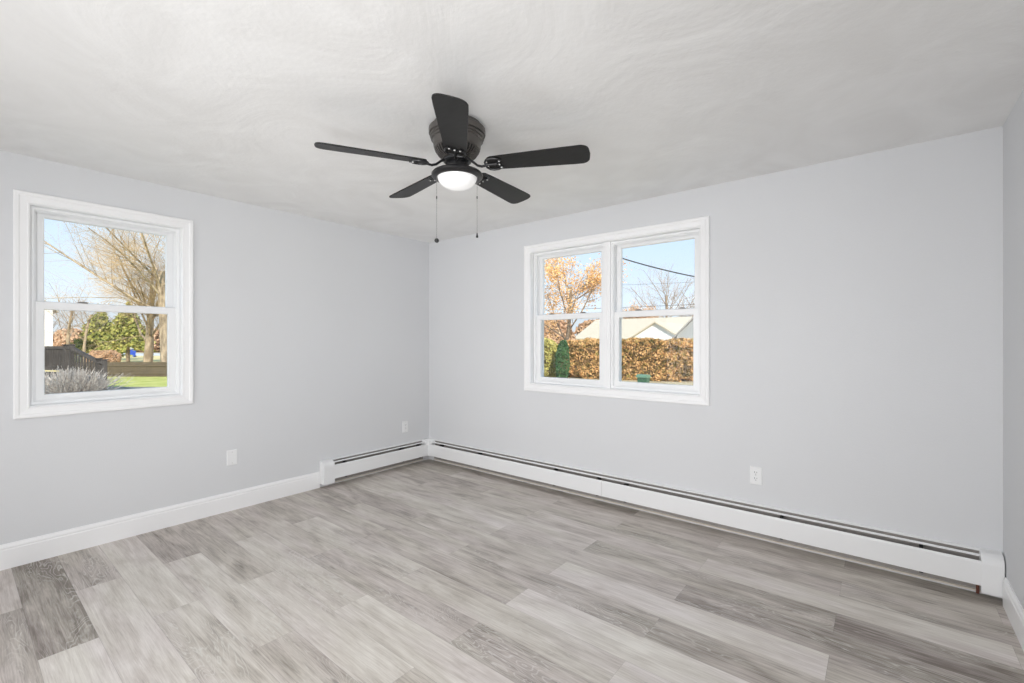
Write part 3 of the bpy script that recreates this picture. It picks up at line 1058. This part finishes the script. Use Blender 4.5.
# --- seen through the single window (to the left)
def fence_run(name, A, B, height, n, label, m, base=GZ):
    t_ = thing(name, label, 'fence', (A + B) / 2)
    d = (B - A); L_ = d.length; d.normalize(); nrm = Vector((-d.y, d.x, 0)); o_ = (A + B) / 2
    bm = bmesh.new()
    for i in range(n):
        c = A + d * (L_ * (i + .5) / n) - o_
        w = L_ / n * .46
        hh = height + .012 * math.sin(i * 7.3)
        vs_ = []
        for z, ww in ((0, w), (hh - .04, w), (hh, w * .5)):
            vs_.append([Vector((c.x, c.y, z + 0)) + d * s * ww + nrm * t2 for s, t2 in ((-1, -.01), (1, -.01), (1, .01), (-1, .01))])
        loops(bm, vs_, False)
        bm.faces.new(list(bm.verts)[-4:])
    o2 = obm('board_panel', bm, m, t_)
    for z in (.18, height - .2):
        bm = bmesh.new()
        p0 = A - o_ - nrm * .03 + Vector((0, 0, z)); p1 = B - o_ - nrm * .03 + Vector((0, 0, z))
        loops(bm, [[p + nrm * a + Vector((0, 0, b_)) for a, b_ in ((-.02, -.04), (.02, -.04), (.02, .04), (-.02, .04))] for p in (p0, p1)], False)
        obm('rail', bm, m, t_)
    t_.location.z = base
    return t_


fence_run('board_fence', at(60, 24.9), at(215, 24.9), .80, 110, 'low dark brown board fence behind the strip of green lawn', M_fence)

# deck with stair railing
dk = thing('deck_railing', 'dark stained deck railing sloping down to a post, behind a grey shrub', 'railing', at(72, 17.0, GZ))
og = at(72, 17.0, GZ)
pL, pT, pB = at(10, 17.6), at(72, 17.0), at(98.5, 16.8)
pE = at(104.5, 16.7)


def beam(name, a, b_, w, h, m, par, o_):
    a = a - o_; b_ = b_ - o_
    d = (b_ - a).normalized()
    sd = d.cross(Vector((0, 0, 1)))
    sd = Vector((1, 0, 0)) if sd.length < .05 else sd.normalized()
    up = sd.cross(d).normalized()
    bm = bmesh.new()
    loops(bm, [[p + sd * x * w / 2 + up * y * h / 2 for x, y in ((-1, -1), (1, -1), (1, 1), (-1, 1))] for p in (a, b_)], False)
    v = list(bm.verts); bm.faces.new(v[:4]); bm.faces.new(v[4:])
    return obm(name, bm, m, par)


Zt, Zb = 1.08, .56          # top rail heights: deck side and foot of the stairs
def zz(p, z): return Vector((p.x, p.y, z))
beam('top_rail', zz(pL, Zt), zz(pT, Zt), .14, .10, M_deck, dk, og)
beam('bottom_rail', zz(pL, .28), zz(pT, .28), .06, .10, M_deck, dk, og)
beam('top_rail', zz(pT, Zt - .02), zz(pB, Zb), .14, .10, M_deck, dk, og)
beam('bottom_rail', zz(pT, .25), zz(pB, -.22), .06, .10, M_deck, dk, og)
beam('stringer', zz(pT, .0), zz(pB, -.52), .06, .26, M_deck, dk, og)
beam('deck_edge', zz(pL, .02), zz(pT, .02), .06, .30, M_deck, dk, og)
for p, zt in ((at(66, 17.05), 1.16), (pT, 1.16), (pB, .66), (pE, .62)):
    beam('post', zz(p, GZ), zz(p, zt), .14, .14, M_deck, dk, og)
    q = zz(p, zt)
    beam('post_cap', zz(p, zt), zz(p, zt + .04), .19, .19, M_deck, dk, og)
beam('top_rail', zz(pB, .54), zz(pE, .54), .12, .08, M_deck, dk, og)
for i in range(26):
    f_ = (i + .5) / 26
    p = pL.lerp(pT, f_)
    beam('baluster', zz(p, .28), zz(p, Zt), .07, .07, M_deck, dk, og)
for i in range(9):
    f_ = (i + .6) / 9.4
    p = pT.lerp(pB, f_)
    beam('baluster', zz(p, .25 - .47 * f_), zz(p, Zt - (Zt - Zb) * f_), .055, .055, M_deck, dk, og)
# boards closing the space under the deck
bm = bmesh.new()
for i in range(22):
    p = pL.lerp(pT, (i + .5) / 22) - og
    box(bm, (p.x - .075, p.y - .02, .0), (p.x + .075, p.y + .02, .52))
obm('skirt_boards', bm, M_deck, dk)

# grey dry shrub in front of the railing
rnd = random.Random(5)
g = Geo()
for i in range(650):
    a = rnd.uniform(0, 2 * PI); sp = abs(rnd.gauss(0, .40)); hh = rnd.uniform(.75, 1.30) * (1 - .25 * sp)
    b0 = Vector((math.cos(a), math.sin(a), 0)) * rnd.uniform(0, .18)
    dr = Vector((math.cos(a) * sp, math.sin(a) * sp, 1))
    p1 = b0 + dr * hh * .5; p2 = b0 + Vector((dr.x * 1.5, dr.y * 1.5, 1)) * hh * .92
    g.tube([b0, p1, p2], [.010, .008, .004], 3)
    for q in range(2):
        j = p1.lerp(p2, rnd.random() * .7)
        g.tube([j, j + Vector((dr.x + rnd.gauss(0, .25), dr.y + rnd.gauss(0, .25), 1)) * .28], [.007, .004], 3)
tag(mesh('dry_shrub', g.v, g.f, M_grassy, None, loc=at(73, 12.5, GZ)), 'grey dry many-stemmed shrub in front of the dark deck railing', 'shrub')

shrub('low_bush', at(104, 33, GZ), (1.9, .8, .62), 10000, .055, 'low pinkish brown bush behind the foot of the deck stairs', 'shrub', M_brush, seed=3, boxy=3)

# blue bin at the kerb
o_ = at(132, 56, GZ)
bn = thing('wheeled_bin', 'small blue wheeled bin standing by the street', 'bin', o_)
bm = bmesh.new()
loops(bm, [[Vector((x * w, y * w, z)) for x, y in ((-1, -1), (1, -1), (1, 1), (-1, 1))] for w, z in ((.26, .06), (.34, .92))], False)
v = list(bm.verts); bm.faces.new(v[:4]); bm.faces.new(v[4:])
obm('bin_body', bm, M_blue, bn)
bm = bmesh.new(); box(bm, (-.36, -.37, .92), (.36, .36, 1.0), .03); obm('lid', bm, M_blue, bn)
for sx in (-1, 1):
    bm = bmesh.new(); tube(bm, [(sx * .27, .28, .10), (sx * .33, .28, .10)], .10, 12); obm('wheel', bm, M_wire, bn)


def conifer(pos, height, radius, base, seed, label, m, n=46, per=16, droop=.35):
    rnd = random.Random(seed)
    t_ = thing('spruce_tree', label, 'tree', pos)
    g = Geo(); g.tube([Vector((0, 0, 0)), Vector((.05, 0, height * .5)), Vector((0, 0, height))], [.16, .11, .02], 7)
    mesh('trunk', g.v, g.f, M_barkd, t_, True)
    gl = Geo()
    for i in range(n):
        f_ = (i + .5) / n
        z = base + (height - base) * f_
        R_ = radius * (1 - f_) ** .75 * rnd.uniform(.75, 1.1)
        for k in range(per if f_ < .8 else per // 2):
            a = 2 * PI * (k + rnd.random()) / per
            L2 = R_ * rnd.uniform(.7, 1.1)
            for s in range(9):
                q = (s + rnd.random()) / 9
                p = Vector((math.cos(a) * L2 * q, math.sin(a) * L2 * q, z - droop * L2 * q * q + rnd.gauss(0, .06)))
                gl.leaf(p, .20 * rnd.uniform(.7, 1.3), rnd, 2.0)
    mesh('foliage', gl.v, gl.f, m, t_)
    return t_


conifer(at(99, 46, GZ), 5.5, 2.6, 1.0, 8, 'wide olive green spruce with drooping boughs behind the low fence, left of the other', M_spruce)
conifer(at(128, 42, GZ), 5.4, 2.3, 1.6, 9, 'smaller olive green spruce on a bare trunk right of the wider one', M_spruce)

# big bare trees on the right of that view
BIG = dict(n=[15, 12, 10, 8], start=[.36, .16, .08, .05], ang=[52, 46, 44, 42], len=[1.45, .55, .58, .65], rad=[.30, .36, .40, .5], up=[.02, .04, .02, .0, -.01], wob=[.04, .07, .11, .15, .2])
lat = Vector((.7771, .6293, 0)); fw = Vector((-.6293, .7771, 0))
tree('bare_tree', at(147.5, 31, GZ), 11.5, .30, 21, 'large bare tan tree with a forked trunk behind the low fence', M_bark, M_twig, BIG, (-.02, 0), trunk=.42)
tree('bare_tree', at(168, 27, GZ), 13.5, .34, 34, 'tallest bare tree at the right of the single window, limbs reaching up left', M_bark, M_twig, dict(BIG, start=[.58, .16, .08, .05], ang=[46, 44, 42, 40]), (-.06, -.03), trunk=.46)
tree('bare_tree', at(67, 33, GZ), 8.5, .13, 44, 'bare pinkish grey tree behind the deck, nearest the left window edge', M_bark, M_twigp, dict(n=[10, 9, 7, 6], rad=[.3, .4, .4, .5]), trunk=.5)
tree('bare_tree', at(83, 38, GZ), 8.5, .13, 45, 'bare pinkish grey tree between the deck and the wide spruce', M_bark, M_twigp, dict(n=[10, 9, 7, 6], rad=[.3, .4, .4, .5]), trunk=.5)
for i, (u, t_, h_, lb) in enumerate([(108, 92, 9, 'hazy bare tree beyond the street, above the pink bush'), (122, 96, 10, 'hazy bare tree beyond the street, left of the blue bin'),
                                     (140, 94, 9, 'hazy bare tree beyond the street, right of the blue bin'), (157, 98, 10, 'hazy bare tree beyond the street at the far right of the single window'), (92, 98, 9, 'hazy bare tree beyond the street behind the wide spruce'), (48, 90, 10, 'hazy bare tree beyond the street at the left frame of the single window')]):
    tree('bare_tree', at(u, t_, GZ), h_, .2, 60 + i, lb, M_barkd, M_twigp, dict(n=[9, 7, 6, 4], start=[.15, .1, .1, .1]), group='bare trees beyond the street', trunk=.55)
for i, (u, lb) in enumerate([(70, 'left'), (112, 'middle'), (150, 'right')]):
    shrub('thicket', at(u, 84, GZ), (6.2, 2, 2.0), 5000, .3, 'brown winter thicket beyond the street, %s of the three' % lb, 'shrub', M_brush, seed=70 + i, boxy=2.6, group='thickets beyond the street')


def house(name, label, x0, x1, y0, y1, zw, zr, axis, mw, mr, over=.35, windows=()):
    """gabled house; axis 'y': ridge runs along y, its gable faces us"""
    c = Vector(((x0 + x1) / 2, (y0 + y1) / 2, GZ))
    t_ = thing(name, label, 'house', c)
    g = lambda x, y, z: Vector((x, y, z)) - c
    bm = bmesh.new()
    if axis == 'y':
        xm_ = (x0 + x1) / 2
        pr = [(x0, GZ), (x1, GZ), (x1, zw), (xm_, zr - .08), (x0, zw)]
        extrude(bm, pr, lambda p: g(p[0], y0, p[1]), lambda p: g(p[0], y1, p[1]))
    else:
        ym_ = (y0 + y1) / 2
        pr = [(y0, GZ), (y1, GZ), (y1, zw), (ym_, zr - .08), (y0, zw)]
        extrude(bm, pr, lambda p: g(x0, p[0], p[1]), lambda p: g(x1, p[0], p[1]))
    obm('wall', bm, mw, t_)
    bm = bmesh.new()
    if axis == 'y':
        sl = (zr - zw) / (xm_ - x0)
        pr = [(x0 - over, zw - over * sl), (xm_, zr), (x1 + over, zw - over * sl), (x1 + over, zw - over * sl + .12), (xm_, zr + .13), (x0 - over, zw - over * sl + .12)]
        extrude(bm, pr, lambda p: g(p[0], y0 - .25, p[1]), lambda p: g(p[0], y1 + .25, p[1]))
    else:
        sl = (zr - zw) / (ym_ - y0)
        pr = [(y0 - over, zw - over * sl), (ym_, zr), (y1 + over, zw - over * sl), (y1 + over, zw - over * sl + .12), (ym_, zr + .13), (y0 - over, zw - over * sl + .12)]
        extrude(bm, pr, lambda p: g(x0 - .25, p[0], p[1]), lambda p: g(x1 + .25, p[0], p[1]))
    obm('roof', bm, mr, t_)
    for (wx, wz, ww, wh) in windows:
        bm = bmesh.new(); box(bm, g(wx - ww / 2 - .08, y0 - .06, wz - .08), g(wx + ww / 2 + .08, y0 + .02, wz + wh + .08)); wf = obm('window', bm, M_siding, t_)
        bm = bmesh.new(); box(bm, g(wx - ww / 2, y0 - .08, wz), g(wx + ww / 2, y0 - .05, wz + wh)); obm('pane', bm, M_pane, wf)
    return t_


# --- seen through the double window (straight ahead)
# long neighbouring house with a gabled front wing
hh_ = house('neighbour_house', 'long low white house with a cream roof and gabled wing behind the brown hedge', -28.6, -6.5, 54, 66, 1.75, 4.35, 'x', M_siding, M_roof, windows=[(-24, .2, 1.2, 1.2)])
hc = hh_.location
gx = lambda x, y, z: Vector((x, y, z)) - hc
bm = bmesh.new()
extrude(bm, [(-18.0, GZ), (-12.8, GZ), (-12.8, 1.8), (-15.4, 3.35), (-18.0, 1.8)], lambda p: gx(p[0], 48.8, p[1]), lambda p: gx(p[0], 56, p[1]))
obm('gable_wing', bm, M_siding, hh_)
bm = bmesh.new()
extrude(bm, [(-18.4, 1.56), (-15.4, 3.35), (-12.4, 1.56), (-12.4, 1.68), (-15.4, 3.50), (-18.4, 1.68)], lambda p: gx(p[0], 48.5, p[1]), lambda p: gx(p[0], 61, p[1]))
obm('wing_roof', bm, M_roof, hh_)
bm = bmesh.new(); box(bm, gx(-13.9, 48.72, .4), gx(-13.2, 48.82, 1.35)); wf = obm('window', bm, M_sidg, hh_)
house('neighbour_house', 'pale grey house with dark windows at the right edge of the double window', -7.3, -1.1, 32.2, 42, 1.70, 4.8, 'y', M_sidg, M_rooft, .25, [(-6.45, .55, .35, .75), (-5.6, .1, .5, 1.3), (-4.3, .2, .6, 1.2), (-6.9, .75, .2, .4)])
# small house whose roof shows in the corner of the single window
house('neighbour_house', 'white house with a grey roof at the left edge of the single window', at(56, 40).x - 9, at(56, 40).x, at(56, 40).y - 8, at(56, 40).y - .2, 4.2, 8.4, 'x', M_siding, M_rooft)

# hedge between the yards (long box of brown leaves)
def hedge(name, A, B, depth, h0, n, leaf, seed, label, m=None):
    A = Vector((A.x, A.y, 0)); B = Vector((B.x, B.y, 0))
    d = B - A
    t_ = shrub(name, (A + B) / 2 + Vector((0, 0, GZ)), (d.length / 2, depth / 2, h0 / 2), n, leaf, label, 'hedge', m or M_hedge, seed=seed, boxy=8)
    t_.rotation_euler = (0, 0, math.atan2(d.y, d.x))
    return t_


hedge('hedge', at(566, 25), at(699, 22.0), 1.5, 1.95, 42000, .065, 91, 'long brown leafy hedge across the yard behind the double window')
shrub('columnar_evergreen', at(562.5, 22.0, GZ), (.34, .34, .95), 3500, .07, 'narrow dark green evergreen beside the left end of the brown hedge', 'shrub', M_green, seed=92, boxy=2.4, cone=.25)
shrub('garden_shrub', at(549.5, 23.5, GZ), (.62, .5, .98), 3500, .09, 'yellow green shrub left of the narrow evergreen', 'shrub', M_olive, seed=93, boxy=2.6)
for i, (u, t_, rx, rz, lb) in enumerate([(535, 40, 2.6, 1.75, 'left'), (553, 42, 2.0, 1.95, 'right')]):
    shrub('thicket', at(u, t_, GZ), (rx, 1.4, rz), 5500, .16, 'tall pinkish brown thicket behind the orange tree, the %s one of two' % lb, 'shrub', M_brush, seed=100 + i, boxy=2.4, group='thickets behind the hedge')
for i in range(4):
    shrub('distant_tree_line', at(600 + 40 * i, 105 + 3 * i, GZ), (6.0, 2, 3.35), 3000, .4, 'distant brown tree line over the cream roof, %s of four from the left' % ('first', 'second', 'third', 'last')[i], 'trees', M_brush, seed=110 + i, boxy=3, group='tree line behind the cream roof')
tree('orange_leaf_tree', at(564, 27.5, GZ), 10.8, .14, 121, 'tree with sparse orange dry leaves filling the left half of the double window', M_barkd, M_barkd,
     dict(n=[10, 7, 5, 4], start=[.34, .15, .1, .1], len=[.82, .52, .5, .5], ang=[46, 42, 42, 40]), leaves=(M_orange, 9000, .065, .16), trunk=.48)
tree('bare_tree', at(667, 78, GZ), 17.5, .30, 131, 'tall fan-shaped bare tree behind the houses in the right half of the double window', M_barkd, M_twigp, dict(n=[13, 9, 8, 6], start=[.25, .1, .1, .1], ang=[44, 36, 34, 34], rad=[.34, .45, .5, .7], wob=[.03, .05, .08, .12, .15]), trunk=.56)
tree('bare_tree', at(694, 84, GZ), 15.0, .2, 132, 'bare tree behind the pale grey house at the right edge', M_barkd, M_twigp, dict(n=[10, 7, 6, 4], start=[.3, .1, .1, .1], ang=[36, 34, 34, 34]), trunk=.55)
tree('orange_leaf_tree', at(642, 74, GZ), 10.2, .2, 133, 'small round orange tree behind the cream roof', M_barkd, M_twig, dict(n=[10, 8, 6, 4], start=[.3, .1, .1, .1]), leaves=(M_brush, 6000, .16, .4), trunk=.5)

# green lidded bin by the hedge
o_ = at(643.5, 19.6, GZ)
gb = thing('garden_bin', 'green lidded bin standing in front of the brown hedge', 'bin', o_)
bm = bmesh.new()
loops(bm, [[Vector((x * w, y * w * .9, z)) for x, y in ((-1, -1), (1, -1), (1, 1), (-1, 1))] for w, z in ((.18, .0), (.22, .38))], False)
v = list(bm.verts); bm.faces.new(v[:4]); bm.faces.new(v[4:])
bmesh.ops.bevel(bm, geom=list(bm.edges), offset=.02, segments=2, affect='EDGES')
obm('bin_body', bm, M_bin, gb)
bm = bmesh.new(); extrude(bm, [(-.23, .37), (.23, .37), (.22, .42), (.05, .50), (-.10, .50), (-.22, .43)], lambda p: Vector((-.24, p[0], p[1])), lambda p: Vector((.24, p[0], p[1])))
obm('lid', bm, mat('pale_green_lid', (.14, .26, .17), .4), gb)

# overhead cables
def cable(a, b_, sag, r, label):
    pts = []
    for i in range(25):
        f_ = i / 24
        p = a.lerp(b_, f_); p.z -= sag * 4 * f_ * (1 - f_)
        pts.append(p)
    bm = bmesh.new(); tube(bm, pts, r, 6)
    return tag(obm('power_line', bm, M_wire), label, 'cable')


cable(at(560, 22, hz(236, 22)), at(760, 22, hz(286, 22)), .38, .03, 'thick black power line crossing the sky in the right half of the double window')
cable(at(500, 50, hz(311.5, 50)), at(780, 44, hz(300, 44)), .1, .022, 'thin low power line just above the latches, upper of two')
cable(at(500, 50, hz(315, 50)), at(780, 44, hz(305.5, 44)), .12, .022, 'thin low power line just above the latches, lower of two')
cable(at(500, 50, hz(285, 50)), at(780, 44, hz(276, 44)), .4, .012, 'faint thin power line below the thick one')
